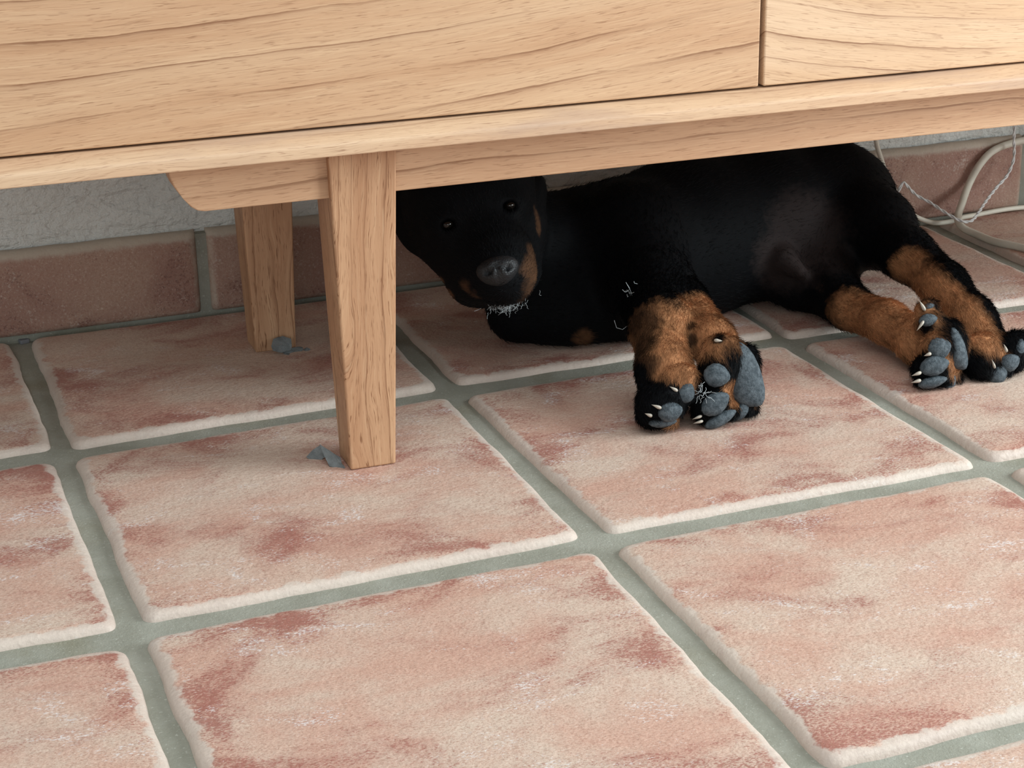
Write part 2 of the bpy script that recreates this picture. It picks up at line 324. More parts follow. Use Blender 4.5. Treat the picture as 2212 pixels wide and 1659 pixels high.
# ------------------------------------------------------------------ sideboard
OX = -.107
sb = empty('sideboard', (OX, .36, 0), (0, .0065, 0))
tag(sb, 'pale teak sideboard on tapered wooden legs standing over the black puppy', 'sideboard')
def L(x): return x - OX
def LY(y): return y - .36
XL, XR = -.50, 1.30
link('bottom_board', prism('bottom_board', [(LY(y), z) for y, z in [(.1727, .2585), (.1727, .2664), (.1733, .2676), (.1748, .2687), (.1780, .2702), (.1850, .2730), (.1915, .2751), (.58, .2750), (.58, .2585)]], 'x', L(XL), L(XR), .0009), WOOD_LEDGE, sb)
drw = link('drawer', box('drawer', L(-.495), L(.2183), LY(.1905), LY(.2105), .2768, .470, .0012), WOOD_L, sb)
drw2 = link('drawer', box('drawer', L(.2225), L(.76), LY(.1905), LY(.2105), .2768, .470, .0012), WOOD_R, sb)
drw3 = link('drawer', box('drawer', L(.7642), L(1.295), LY(.1905), LY(.2105), .2768, .470, .0012), WOOD_L, sb)
link('back_panel', box('back_panel', L(XL + .02), L(XR - .02), LY(.565), LY(.575), .275, .50, 0), WOOD_DARK, sb)
link('side_panel', box('side_panel', L(XL), L(XL + .02), LY(.212), LY(.58), .2752, .50), WOOD_DARK, sb)
link('side_panel', box('side_panel', L(XR - .02), L(XR), LY(.212), LY(.58), .2752, .50), WOOD_DARK, sb)
link('divider', box('divider', L(.2104), L(.2304), LY(.2350), LY(.56), .2752, .50), WOOD_DARK, sb)
link('top_board', box('top_board', L(XL), L(XR), LY(.1727), LY(.585), .50, .522), WOOD_LEDGE, sb)
def leg_mesh(x0, x1, b0, b1, yf, d0, d1, top):
    bm = bmesh.new(); vs = [bm.verts.new(p) for p in ((b0, yf, 0), (b1, yf, 0), (b1, yf + d0, 0), (b0, yf + d0, 0), (x0, yf, top), (x1, yf, top), (x1, yf + d1, top), (x0, yf + d1, top))]
    for q in ((3, 2, 1, 0), (4, 5, 6, 7), (0, 1, 5, 4), (1, 2, 6, 5), (2, 3, 7, 6), (3, 0, 4, 7)): bm.faces.new([vs[i] for i in q])
    bmesh.ops.bevel(bm, geom=bm.edges[:], offset=.0016, segments=3, affect='EDGES', profile=.5); return bm_mesh('leg', bm)
XR2 = .93
leg_f = link('leg', leg_mesh(L(-.1318), L(-.0785), L(-.1256), L(-.0886), LY(.1978), .034, .047, .2588), WOOD_LEG, sb)
leg_b = link('leg', leg_mesh(L(-.1400), L(-.0865), L(-.1325), L(-.0945), LY(.499), .036, .047, .2588), WOOD_LEG, sb)
link('leg', leg_mesh(L(XR2 - .0265), L(XR2 + .0265), L(XR2 - .0185), L(XR2 + .0185), LY(.1978), .034, .047, .2588), WOOD_LEG, sb)
link('leg', leg_mesh(L(XR2 - .0265), L(XR2 + .0265), L(XR2 - .0185), L(XR2 + .0185), LY(.499), .036, .047, .2588), WOOD_LEG, sb)
bp = [(-.2492, .2590), (-.2485, .2480), (-.2455, .2400), (-.2400, .2310), (-.2345, .2240), (-.2300, .2208), (-.2250, .2196)]
prof = [(L(x), z) for x, z in bp] + [(L(-.1300), .2196), (L(-.1300), .2590)]
link('beam', prism('beam', prof, 'y', LY(.2035), LY(.2255), .0009), WOOD_BEAM, sb)
link('beam', box('beam', L(-.0800), L(XR2 - .0262), LY(.2035), LY(.2255), .2196, .2590, .0010), WOOD_BEAM, sb)
link('beam', box('beam', L(-.0875), L(XR2 - .0262), LY(.510), LY(.532), .2250, .2590, .0010), WOOD_BEAM, sb)

def felt(name, pts, parent, thick=.0016, label=None):
    """torn felt scrap: a bent sheet built from a small grid of points"""
    n = len(pts); m = len(pts[0]); v = [p for row in pts for p in row]; f = []
    for i in range(n - 1):
        for j in range(m - 1): f.append((i * m + j, i * m + j + 1, (i + 1) * m + j + 1, (i + 1) * m + j))
    me = mesh(name, v, f); o = link(name, me, FELT, parent, False)
    md = o.modifiers.new('s', 'SUBSURF'); md.subdivision_type = 'SIMPLE'; md.levels = 1; md.render_levels = 2
    tx = bpy.data.textures.new('felt', 'CLOUDS'); tx.noise_scale = .006
    dm = o.modifiers.new('d', 'DISPLACE'); dm.texture = tx; dm.strength = .0022; dm.mid_level = .5
    so = o.modifiers.new('t', 'SOLIDIFY'); so.thickness = thick; so.offset = 0
    if label: o['label'] = label
    return o
def W2L(p): return (L(p[0]), LY(p[1]), p[2])
FELT_SCRAPS = [('f', [[(-0.1425, 0.228, 0.0132), (-0.136, 0.222, 0.0088), (-0.1294, 0.215, 0.0045)], [(-0.141, 0.221, 0.0061), (-0.1341, 0.216, 0.0049), (-0.1303, 0.208, 0.0022)], [(-0.1392, 0.212, 0.0001), (-0.134, 0.209, -0.0015), (-0.1274, 0.203, -0.0019)]]), ('f', [[(-0.1416, 0.232, 0.0107), (-0.1374, 0.23, 0.0072), (-0.1348, 0.228, 0.0023)], [(-0.1466, 0.234, 0.0072), (-0.1431, 0.231, 0.0033), (-0.1399, 0.229, 0.0008)], [(-0.1518, 0.236, 0.0012), (-0.1467, 0.233, -0.0025), (-0.1429, 0.23, -0.0031)]]), ('b', [[(-0.1165, 0.495, 0.0127), (-0.1079, 0.494, 0.0145), (-0.1005, 0.493, 0.0115)], [(-0.1198, 0.49, 0.008), (-0.1112, 0.486, 0.008), (-0.1009, 0.489, 0.0056)], [(-0.1188, 0.488, 0.004), (-0.112, 0.484, 0.0025), (-0.1027, 0.486, 0.0028)]]), ('b', [[(-0.1099, 0.489, 0.0024), (-0.0995, 0.492, 0.0026), (-0.0911, 0.494, 0.0017)], [(-0.1091, 0.484, 0.0003), (-0.0995, 0.486, -0.0009), (-0.0899, 0.49, 0.0015)], [(-0.105, 0.478, -0.0011), (-0.0974, 0.479, -0.0025), (-0.0944, 0.482, -0.0021)]]), ('b', [[(-0.0914, 0.49, -0.0006), (-0.0868, 0.49, 0.0019), (-0.0839, 0.488, 0.0008)], [(-0.0931, 0.487, -0.0021), (-0.088, 0.486, -0.0002), (-0.0841, 0.486, -0.0013)]])]
for o_, rows in FELT_SCRAPS:
    felt('felt_pad', [[W2L(p) for p in r] for r in rows], leg_f if o_ == 'f' else leg_b, label='torn grey felt scrap peeling from the foot')

# ------------------------------------------------------------------ cables
CABLE = plain('aged_white_cable', (.60, .55, .46), .5, .35, 40, .12, .05)
CORD = plain('white_twisted_cord', (.62, .60, .58), .6, .3, 200, .2, .2)
CAB_THICK = [(1.1, 0.36, 0.004), (0.93, 0.455, 0.004), (0.7148, 0.4238, 0.004), (0.7027, 0.4546, 0.004), (0.6921, 0.4871, 0.004), (0.6784, 0.5198, 0.004), (0.6745, 0.5509, 0.0045), (0.6699, 0.5694, 0.0075), (0.6736, 0.586, 0.0133), (0.6897, 0.604, 0.0238), (0.7104, 0.624, 0.0389), (0.7228, 0.625, 0.0586), (0.7403, 0.626, 0.0734), (0.7677, 0.627, 0.0799), (0.7949, 0.627, 0.0814), (0.8272, 0.625, 0.0828)]
CAB_MED = [(0.5803, 0.618, 0.1278), (0.5852, 0.617, 0.1011), (0.5913, 0.615, 0.0814), (0.5981, 0.612, 0.0623), (0.6045, 0.607, 0.0493), (0.6066, 0.604, 0.041), (0.6149, 0.605, 0.0294), (0.632, 0.606, 0.0156), (0.655, 0.606, 0.0056), (0.6758, 0.606, 0.0042), (0.6909, 0.604, 0.0077), (0.7126, 0.608, 0.0074), (0.738, 0.61, 0.0083), (0.7636, 0.612, 0.0081), (0.7958, 0.614, 0.0061), (0.8331, 0.614, 0.0051)]
CAB_TWIST = [(0.603, 0.6, 0.0429), (0.6065, 0.6, 0.0508), (0.6113, 0.6, 0.0575), (0.6162, 0.6, 0.0528), (0.6285, 0.6, 0.0411), (0.6402, 0.59, 0.0339), (0.6481, 0.574, 0.0266), (0.6572, 0.562, 0.0203), (0.6647, 0.558, 0.0178), (0.6747, 0.56, 0.0177), (0.688, 0.57, 0.0209), (0.7112, 0.59, 0.0275), (0.7329, 0.604, 0.037), (0.7505, 0.611, 0.0472), (0.7578, 0.612, 0.062), (0.7592, 0.613, 0.0749), (0.7575, 0.613, 0.0882), (0.7583, 0.615, 0.1086)]
c1 = tube('power_cable', CAB_THICK, .0041, CABLE, None, 12, 10); tag(c1, 'thick cream power cable lying in a loop against the skirting tiles', 'cable')
c2 = tube('cable', CAB_MED, .0027, CABLE, None, 10, 10); tag(c2, 'thin cream cable hanging from under the sideboard along the puppy\'s rump', 'cable')
def twisted(pts, r, name):
    root = empty(name, pts[0]); P = [Vector(p) for p in pts]
    dense = []
    Q = [2 * P[0] - P[1]] + P + [2 * P[-1] - P[-2]]
    for i in range(1, len(Q) - 2):
        a, b, c, d = Q[i - 1:i + 3]; n = max(3, int((c - b).length / .0022))
        for j in range(n):
            t = j / n; dense.append(.5 * ((2 * b) + (c - a) * t + (2 * a - 5 * b + 4 * c - d) * t * t + (3 * b - a - 3 * c + d) * t ** 3))
    for ph in (0, math.pi):
        hel = []
        for i, q in enumerate(dense):
            tg = (dense[min(i + 1, len(dense) - 1)] - dense[max(i - 1, 0)]).normalized(); n1 = tg.cross(Vector((.3, -.8, .52))).normalized(); n2 = tg.cross(n1)
            an = i * .75 + ph; hel.append(q + (n1 * math.cos(an) + n2 * math.sin(an)) * r * .8 - Vector(pts[0]))
        tube('strand', hel, r, CORD, root, 6, 2)
    return root
c3 = twisted(CAB_TWIST, .00105, 'twisted_cord'); tag(c3, 'thin white twisted two-strand cord with a sharp kink beside the puppy\'s thigh', 'cord')

# ------------------------------------------------------------------ puppy
DOG_PRIMS=[
('c',(0.2239,0.4450,0.0633,0.2896,0.4700,0.0652,0.0740,0.0740),0.0200,1),
('c',(0.2896,0.4700,0.0652,0.3773,0.4850,0.0706,0.0740,0.0660),0.0300,1),
('c',(0.3773,0.4850,0.0706,0.4629,0.5000,0.0791,0.0660,0.0550),0.0300,1),
('c',(0.4577,0.5000,0.0777,0.4856,0.5000,0.0697,0.0530,0.0420),0.0300,1),
('c',(0.1465,0.4150,0.0370,0.1951,0.4200,0.0313,0.0340,0.0440),0.0300,1),
('c',(0.1016,0.4300,0.0307,0.1484,0.4200,0.0307,0.0300,0.0340),0.0300,1),
('c',(0.0907,0.4400,0.0927,0.1584,0.4500,0.0682,0.0470,0.0540),0.0200,1),
('c',(0.1141,0.4600,0.0979,0.2112,0.4800,0.0848,0.0300,0.0420),0.0200,1),
('c',(0.2102,0.4200,0.0881,0.2014,0.3600,0.0660,0.0500,0.0360),0.0250,1),
('c',(0.2014,0.3600,0.0660,0.1722,0.2700,0.0584,0.0340,0.0235),0.0200,1),
('c',(0.1722,0.2700,0.0584,0.1517,0.2150,0.0376,0.0235,0.0210),0.0150,1),
('c',(0.1517,0.2150,0.0376,0.1413,0.1900,0.0233,0.0210,0.0190),0.0120,1),
('c',(0.2104,0.3800,0.0457,0.2149,0.3100,0.0595,0.0340,0.0180),0.0200,1),
('c',(0.2149,0.3100,0.0595,0.2059,0.2350,0.0502,0.0175,0.0175),0.0120,1),
('c',(0.2059,0.2350,0.0502,0.2004,0.2000,0.0356,0.0175,0.0170),0.0100,1),
('c',(0.4677,0.4850,0.0784,0.4679,0.4150,0.0715,0.0470,0.0340),0.0300,1),
('c',(0.4679,0.4150,0.0715,0.4622,0.3500,0.0619,0.0330,0.0235),0.0250,1),
('c',(0.4672,0.3550,0.0631,0.4644,0.2850,0.0504,0.0235,0.0195),0.0120,1),
('c',(0.4644,0.2850,0.0504,0.4628,0.2350,0.0339,0.0195,0.0185),0.0120,1),
('c',(0.4628,0.2350,0.0339,0.4593,0.2000,0.0172,0.0185,0.0180),0.0120,1),
('c',(0.4315,0.4600,0.0508,0.4080,0.4200,0.0268,0.0460,0.0360),0.0200,1),
('c',(0.4080,0.4200,0.0268,0.3981,0.3350,0.0217,0.0340,0.0205),0.0150,1),
('c',(0.3981,0.3350,0.0217,0.3993,0.2750,0.0279,0.0190,0.0175),0.0100,1),
('c',(0.3993,0.2750,0.0279,0.4024,0.2250,0.0258,0.0175,0.0185),0.0100,1),
('c',(0.4024,0.2250,0.0258,0.4062,0.2000,0.0162,0.0185,0.0190),0.0100,1),
('c',(0.5228,0.5200,0.0733,0.5435,0.5000,0.0266,0.0220,0.0100),0.0150,1),
('c',(0.3611,0.4000,0.0570,0.3697,0.3850,0.0486,0.0120,0.0060),0.0140,1),
('c',(0.3601,0.4300,0.0347,0.3801,0.4100,0.0215,0.0180,0.0120),0.0300,1),
('e',(0.0406,0.4000,0.1444,0.0482,0.0457,0.0560,0.4523,-0.8342,-0.3155,0.1867,0.4345,-0.8811,0.8721,0.3397,0.3523),0.0200,1),
('c',(0.0354,0.3850,0.1416,0.0436,0.3350,0.1144,0.0460,0.0340),0.0250,1),
('c',(0.0436,0.3350,0.1144,0.0427,0.3120,0.1078,0.0310,0.0260),0.0150,1),
('c',(0.0354,0.3370,0.0974,0.0556,0.3250,0.0983,0.0225,0.0215),0.0120,1),
('c',(0.0358,0.3600,0.0840,0.0571,0.3350,0.0784,0.0160,0.0115),0.0100,1),
('c',(0.0278,0.4000,0.1218,0.0338,0.3620,0.0955,0.0260,0.0220),0.0200,1),
('c',(0.0802,0.3850,0.1216,0.0751,0.3550,0.0944,0.0320,0.0200),0.0200,1),
('c',(0.0191,0.3850,0.1622,0.0663,0.3850,0.1715,0.0320,0.0340),0.0200,1),
('e',(0.0676,0.3520,0.1541,0.0128,0.0096,0.0110,0.9428,-0.1079,-0.3155,-0.2488,0.4021,-0.8811,0.2220,0.9092,0.3523),0.0160,1),
('e',(0.0105,0.3520,0.1443,0.0127,0.0095,0.0110,0.9428,-0.1079,-0.3155,-0.2488,0.4021,-0.8811,0.2220,0.9092,0.3523),0.0160,1),
('e',(0.0622,0.3380,0.1586,0.0059,0.0043,0.0100,0.9428,-0.1079,-0.3155,-0.2488,0.4021,-0.8811,0.2220,0.9092,0.3523),0.0040,-1),
('e',(0.0064,0.3380,0.1484,0.0059,0.0043,0.0100,0.9428,-0.1079,-0.3155,-0.2488,0.4021,-0.8811,0.2220,0.9092,0.3523),0.0040,-1),
('e',(0.1066,0.4000,0.1232,0.0108,0.0373,0.0300,0.9265,0.2049,-0.3155,-0.3662,0.2992,-0.8811,-0.0861,0.9319,0.3523),0.0100,1),
('e',(0.1075,0.4200,0.1503,0.0150,0.0167,0.0260,0.9386,0.1398,-0.3155,-0.3444,0.3240,-0.8811,-0.0209,0.9357,0.3523),0.0150,1),
('e',(-0.0059,0.4100,0.1413,0.0171,0.0342,0.0120,0.9445,-0.0915,-0.3155,-0.2558,0.3977,-0.8811,0.2061,0.9129,0.3523),0.0100,1),
('e',(0.0048,0.4200,0.1595,0.0184,0.0143,0.0200,0.9298,-0.1897,-0.3155,-0.2128,0.4223,-0.8811,0.3004,0.8864,0.3523),0.0200,1),
('c',(0.0110,0.3180,0.0904,0.0359,0.3000,0.0892,0.0022,0.0022),0.0020,-1),
('c',(0.0359,0.3000,0.0892,0.0690,0.3180,0.0911,0.0022,0.0022),0.0020,-1),
('e',(0.1510,0.1850,0.0374,0.0152,0.0167,0.0150,0.3483,0.8827,-0.3155,-0.4528,-0.1363,-0.8811,-0.8208,0.4497,0.3523),0.0040,1),
('e',(0.1338,0.1780,0.0246,0.0166,0.0189,0.0160,0.1079,0.9428,-0.3155,-0.4021,-0.2488,-0.8811,-0.9092,0.2220,0.3523),0.0040,1),
('e',(0.1254,0.1870,0.0219,0.0174,0.0106,0.0150,0.2210,-0.9228,-0.3155,0.2928,0.3714,-0.8811,0.9303,0.1024,0.3523),0.0040,1),
('e',(0.1298,0.1800,0.0103,0.0167,0.0091,0.0120,0.9000,0.3006,-0.3155,-0.3955,0.2593,-0.8811,-0.1831,0.9178,0.3523),0.0040,1),
('e',(0.1581,0.1830,0.0293,0.0099,0.0106,0.0130,0.7430,0.5903,-0.3155,-0.4603,0.1084,-0.8811,-0.4859,0.7999,0.3523),0.0040,1),
('e',(0.1946,0.1920,0.0432,0.0192,0.0253,0.0180,0.8704,0.3779,-0.3155,-0.4166,0.2238,-0.8811,-0.2624,0.8984,0.3523),0.0080,1),
('e',(0.2090,0.1880,0.0335,0.0146,0.0277,0.0140,0.8704,0.3779,-0.3155,-0.4166,0.2238,-0.8811,-0.2624,0.8984,0.3523),0.0060,1),
('e',(0.1820,0.1800,0.0402,0.0114,0.0114,0.0140,0.9386,0.1398,-0.3155,-0.3444,0.3240,-0.8811,-0.0209,0.9357,0.3523),0.0040,1),
('e',(0.1769,0.1780,0.0172,0.0176,0.0130,0.0150,0.8827,-0.3483,-0.3155,-0.1363,0.4528,-0.8811,0.4497,0.8208,0.3523),0.0040,1),
('e',(0.1825,0.1760,0.0047,0.0199,0.0084,0.0130,0.9298,-0.1897,-0.3155,-0.2128,0.4223,-0.8811,0.3004,0.8864,0.3523),0.0040,1),
('e',(0.2066,0.1820,0.0079,0.0131,0.0154,0.0130,0.5903,-0.7430,-0.3155,0.1084,0.4603,-0.8811,0.7999,0.4859,0.3523),0.0040,1),
('e',(0.1999,0.2050,0.0545,0.0154,0.0100,0.0140,0.9000,0.3006,-0.3155,-0.3955,0.2593,-0.8811,-0.1831,0.9178,0.3523),0.0060,1),
('e',(0.4061,0.1900,0.0281,0.0201,0.0273,0.0180,0.9000,0.3006,-0.3155,-0.3955,0.2593,-0.8811,-0.1831,0.9178,0.3523),0.0080,1),
('e',(0.3938,0.1820,0.0337,0.0135,0.0135,0.0140,0.9386,0.1398,-0.3155,-0.3444,0.3240,-0.8811,-0.0209,0.9357,0.3523),0.0040,1),
('e',(0.3877,0.1800,0.0170,0.0175,0.0135,0.0150,0.9486,-0.0254,-0.3155,-0.2829,0.3789,-0.8811,0.1419,0.9251,0.3523),0.0040,1),
('e',(0.3887,0.1780,0.0044,0.0176,0.0088,0.0120,0.9471,-0.0584,-0.3155,-0.2695,0.3886,-0.8811,0.1741,0.9196,0.3523),0.0040,1),
('e',(0.4083,0.1830,0.0002,0.0121,0.0137,0.0120,0.5903,-0.7430,-0.3155,0.1084,0.4603,-0.8811,0.7999,0.4859,0.3523),0.0040,1),
('e',(0.3982,0.2050,0.0511,0.0129,0.0096,0.0120,0.9298,-0.1897,-0.3155,-0.2128,0.4223,-0.8811,0.3004,0.8864,0.3523),0.0060,1),
('e',(0.4011,0.2150,0.0596,0.0105,0.0065,0.0100,0.9298,-0.1897,-0.3155,-0.2128,0.4223,-0.8811,0.3004,0.8864,0.3523),0.0060,1),
('e',(0.4443,0.1900,0.0162,0.0203,0.0203,0.0180,0.7430,0.5903,-0.3155,-0.4603,0.1084,-0.8811,-0.4859,0.7999,0.3523),0.0080,1),
('e',(0.4372,0.1800,0.0120,0.0161,0.0129,0.0140,0.1897,0.9298,-0.3155,-0.4223,-0.2128,-0.8811,-0.8864,0.3004,0.3523),0.0040,1),
('e',(0.4536,0.1780,0.0068,0.0129,0.0137,0.0140,0.3483,0.8827,-0.3155,-0.4528,-0.1363,-0.8811,-0.8208,0.4497,0.3523),0.0040,1),
('e',(0.4688,0.1810,0.0135,0.0130,0.0154,0.0140,0.3483,0.8827,-0.3155,-0.4528,-0.1363,-0.8811,-0.8208,0.4497,0.3523),0.0040,1),
('e',(0.4748,0.1870,0.0236,0.0122,0.0171,0.0130,0.1897,0.9298,-0.3155,-0.4223,-0.2128,-0.8811,-0.8864,0.3004,0.3523),0.0040,1),
]
DOG_PARTS=[
('paw_pad',(0.1502,0.1694,0.0336),(0.0089,0.0076,0.0062),(0.590,-0.743,-0.316,0.108,0.460,-0.881,0.800,0.486,0.352),1),
('paw_pad',(0.1331,0.1624,0.0227),(0.0105,0.0086,0.0062),(0.947,-0.058,-0.316,-0.270,0.389,-0.881,0.174,0.920,0.352),1),
('paw_pad',(0.1295,0.1689,0.0116),(0.0119,0.0046,0.0062),(0.947,0.057,-0.316,-0.315,0.353,-0.881,0.061,0.934,0.352),1),
('paw_pad',(0.2075,0.1789,0.0351),(0.0155,0.0276,0.0100),(0.945,-0.091,-0.316,-0.256,0.398,-0.881,0.206,0.913,0.352),2),
('paw_pad',(0.1781,0.1699,0.0446),(0.0113,0.0100,0.0062),(0.900,0.301,-0.316,-0.395,0.259,-0.881,-0.183,0.918,0.352),1),
('paw_pad',(0.1748,0.1649,0.0222),(0.0133,0.0090,0.0062),(0.849,-0.424,-0.316,-0.096,0.463,-0.881,0.520,0.778,0.352),1),
('paw_pad',(0.1797,0.1649,0.0080),(0.0147,0.0057,0.0062),(0.894,-0.317,-0.316,-0.152,0.448,-0.881,0.421,0.836,0.352),1),
('paw_pad',(0.2030,0.1729,0.0093),(0.0057,0.0098,0.0062),(0.792,0.523,-0.316,-0.449,0.148,-0.881,-0.414,0.839,0.352),1),
('paw_pad',(0.4097,0.1779,0.0306),(0.0091,0.0189,0.0100),(0.947,-0.058,-0.316,-0.270,0.389,-0.881,0.174,0.920,0.352),2),
('paw_pad',(0.3901,0.1729,0.0371),(0.0104,0.0097,0.0062),(0.930,-0.190,-0.316,-0.213,0.422,-0.881,0.300,0.886,0.352),1),
('paw_pad',(0.3828,0.1679,0.0239),(0.0132,0.0087,0.0062),(0.943,-0.108,-0.316,-0.249,0.402,-0.881,0.222,0.909,0.352),1),
('paw_pad',(0.3813,0.1669,0.0097),(0.0132,0.0052,0.0062),(0.945,-0.091,-0.316,-0.256,0.398,-0.881,0.206,0.913,0.352),1),
('paw_pad',(0.4033,0.1749,0.0028),(0.0053,0.0088,0.0062),(0.743,0.590,-0.316,-0.460,0.108,-0.881,-0.486,0.800,0.352),1),
('paw_pad',(0.3918,0.1959,0.0552),(0.0084,0.0056,0.0062),(0.943,-0.108,-0.316,-0.249,0.402,-0.881,0.222,0.909,0.352),1),
('paw_pad',(0.3998,0.2089,0.0623),(0.0053,0.0035,0.0062),(0.930,-0.190,-0.316,-0.213,0.422,-0.881,0.300,0.886,0.352),1),
('paw_pad',(0.4586,0.1679,0.0158),(0.0095,0.0078,0.0062),(0.883,-0.348,-0.316,-0.136,0.453,-0.881,0.450,0.821,0.352),1),
('paw_pad',(0.4728,0.1759,0.0236),(0.0050,0.0096,0.0062),(0.870,0.378,-0.316,-0.417,0.224,-0.881,-0.262,0.898,0.352),1),
('paw_pad',(0.4479,0.1689,0.0068),(0.0095,0.0085,0.0062),(0.809,-0.496,-0.316,-0.056,0.470,-0.881,0.585,0.730,0.352),1),
('claw',(0.1390,0.1690,0.0391),(0.0041,0.0022,0.0030),(-0.743,-0.590,-0.316,0.460,-0.108,-0.881,0.486,-0.800,0.352),3),
('claw',(0.1212,0.1630,0.0287),(0.0045,0.0022,0.0030),(-0.834,-0.452,-0.316,0.434,-0.187,-0.881,0.340,-0.872,0.352),3),
('claw',(0.1156,0.1660,0.0212),(0.0034,0.0022,0.0030),(-0.834,-0.452,-0.316,0.434,-0.187,-0.881,0.340,-0.872,0.352),3),
('claw',(0.1903,0.1920,0.0658),(0.0042,0.0023,0.0030),(0.923,0.221,-0.316,-0.371,0.293,-0.881,-0.102,0.930,0.352),3),
('claw',(0.1590,0.1660,0.0120),(0.0045,0.0019,0.0030),(-0.930,0.190,-0.316,0.213,-0.422,-0.881,-0.300,-0.886,0.352),3),
('claw',(0.1599,0.1660,0.0078),(0.0045,0.0019,0.0030),(-0.943,0.108,-0.316,0.249,-0.402,-0.881,-0.222,-0.909,0.352),3),
('claw',(0.3754,0.1680,0.0350),(0.0035,0.0024,0.0030),(-0.930,0.190,-0.316,0.213,-0.422,-0.881,-0.300,-0.886,0.352),3),
('claw',(0.3643,0.1660,0.0197),(0.0047,0.0024,0.0030),(-0.930,0.190,-0.316,0.213,-0.422,-0.881,-0.300,-0.886,0.352),3),
('claw',(0.3643,0.1660,0.0130),(0.0047,0.0024,0.0030),(-0.943,0.108,-0.316,0.249,-0.402,-0.881,-0.222,-0.909,0.352),3),
('claw',(0.3819,0.1920,0.0524),(0.0056,0.0020,0.0030),(-0.653,0.689,-0.316,-0.068,-0.468,-0.881,-0.754,-0.554,0.352),3),
('claw',(0.3915,0.2060,0.0653),(0.0056,0.0024,0.0030),(-0.348,-0.883,-0.316,0.453,0.136,-0.881,0.821,-0.450,0.352),3),
('claw',(0.4516,0.1660,0.0307),(0.0040,0.0020,0.0030),(-0.190,-0.930,-0.316,0.422,0.213,-0.881,0.886,-0.300,0.352),3),
('claw',(0.4385,0.1630,0.0192),(0.0044,0.0016,0.0030),(-0.190,-0.930,-0.316,0.422,0.213,-0.881,0.886,-0.300,0.352),3),
('nose',(0.0344,0.2930,0.1167),(0.0178,0.0124,0.0140),(0.945,0.022,-0.328,-0.256,0.675,-0.692,0.206,0.737,0.643),4),
('eye',(0.0640,0.3430,0.1572),(0.0052,0.0040,0.0080),(0.943,-0.108,-0.316,-0.249,0.402,-0.881,0.222,0.909,0.352),0),
('eye',(0.0080,0.3430,0.1469),(0.0051,0.0039,0.0080),(0.943,-0.108,-0.316,-0.249,0.402,-0.881,0.222,0.909,0.352),0),
]
DOG_TAN=[
(0.1628,0.2350,0.0583,0.0300,1.0000),
(0.1559,0.2050,0.0445,0.0210,1.0000),
(0.1458,0.1900,0.0348,0.0100,0.8000),
(0.1523,0.1800,0.0413,0.0120,0.8000),
(0.2003,0.2600,0.0577,0.0240,1.0000),
(0.1989,0.2250,0.0544,0.0240,1.0000),
(0.1949,0.2050,0.0471,0.0140,1.0000),
(0.1929,0.1750,0.0297,0.0070,1.0000),
(0.1944,0.1750,0.0172,0.0060,1.0000),
(0.2106,0.1800,0.0154,0.0070,0.8000),
(0.1317,0.1800,0.0303,0.0050,0.6000),
(0.1400,0.1750,0.0085,0.0080,0.5000),
(0.2119,0.2800,0.0626,0.0160,1.0000),
(0.3864,0.2900,0.0295,0.0280,1.0000),
(0.3954,0.2650,0.0338,0.0300,1.0000),
(0.3964,0.2350,0.0321,0.0280,1.0000),
(0.3960,0.2150,0.0299,0.0220,1.0000),
(0.3864,0.3150,0.0294,0.0200,0.8000),
(0.3962,0.3800,0.0236,0.0130,0.2200),
(0.3972,0.2000,0.0473,0.0100,0.7000),
(0.4076,0.1800,0.0163,0.0100,0.9000),
(0.3968,0.1750,0.0259,0.0070,0.8000),
(0.4517,0.3250,0.0598,0.0170,0.9000),
(0.4480,0.2900,0.0511,0.0190,1.0000),
(0.4478,0.2620,0.0461,0.0190,1.0000),
(0.4488,0.2400,0.0386,0.0200,1.0000),
(0.4452,0.2150,0.0317,0.0210,1.0000),
(0.4456,0.2000,0.0235,0.0200,1.0000),
(0.4567,0.1950,0.0214,0.0150,0.8000),
(0.4563,0.1800,0.0199,0.0080,0.8000),
(0.4579,0.3900,0.0617,0.0100,0.1500),
(0.0712,0.3180,0.1198,0.0080,0.1600),
(0.0664,0.3080,0.1088,0.0130,0.2000),
(0.0612,0.3060,0.0989,0.0100,0.1500),
(0.0583,0.3100,0.0898,0.0080,0.1000),
(0.0949,0.3600,0.1490,0.0027,0.2000),
(0.0957,0.3600,0.1456,0.0027,0.2000),
(0.0961,0.3600,0.1422,0.0027,0.2000),
(0.0964,0.3600,0.1388,0.0027,0.2000),
(0.0968,0.3600,0.1354,0.0027,0.2000),
(0.0963,0.3600,0.1321,0.0027,0.2000),
(0.0958,0.3600,0.1288,0.0027,0.2000),
(0.0953,0.3600,0.1255,0.0027,0.2000),
(0.0944,0.3600,0.1223,0.0027,0.2000),
(0.0212,0.3250,0.0985,0.0080,0.2000),
(0.0269,0.3200,0.0951,0.0080,0.1600),
(0.0085,0.3850,0.1023,0.0050,0.4000),
(0.0150,0.3700,0.0905,0.0060,0.4500),
(0.0182,0.3600,0.0812,0.0060,0.4000),
(0.0538,0.3550,0.1677,0.0040,0.3000),
(0.0174,0.3550,0.1566,0.0040,0.3000),
(0.1313,0.3700,0.0873,0.0070,0.1600),
(0.1470,0.3850,0.0133,0.0090,0.2200),
]
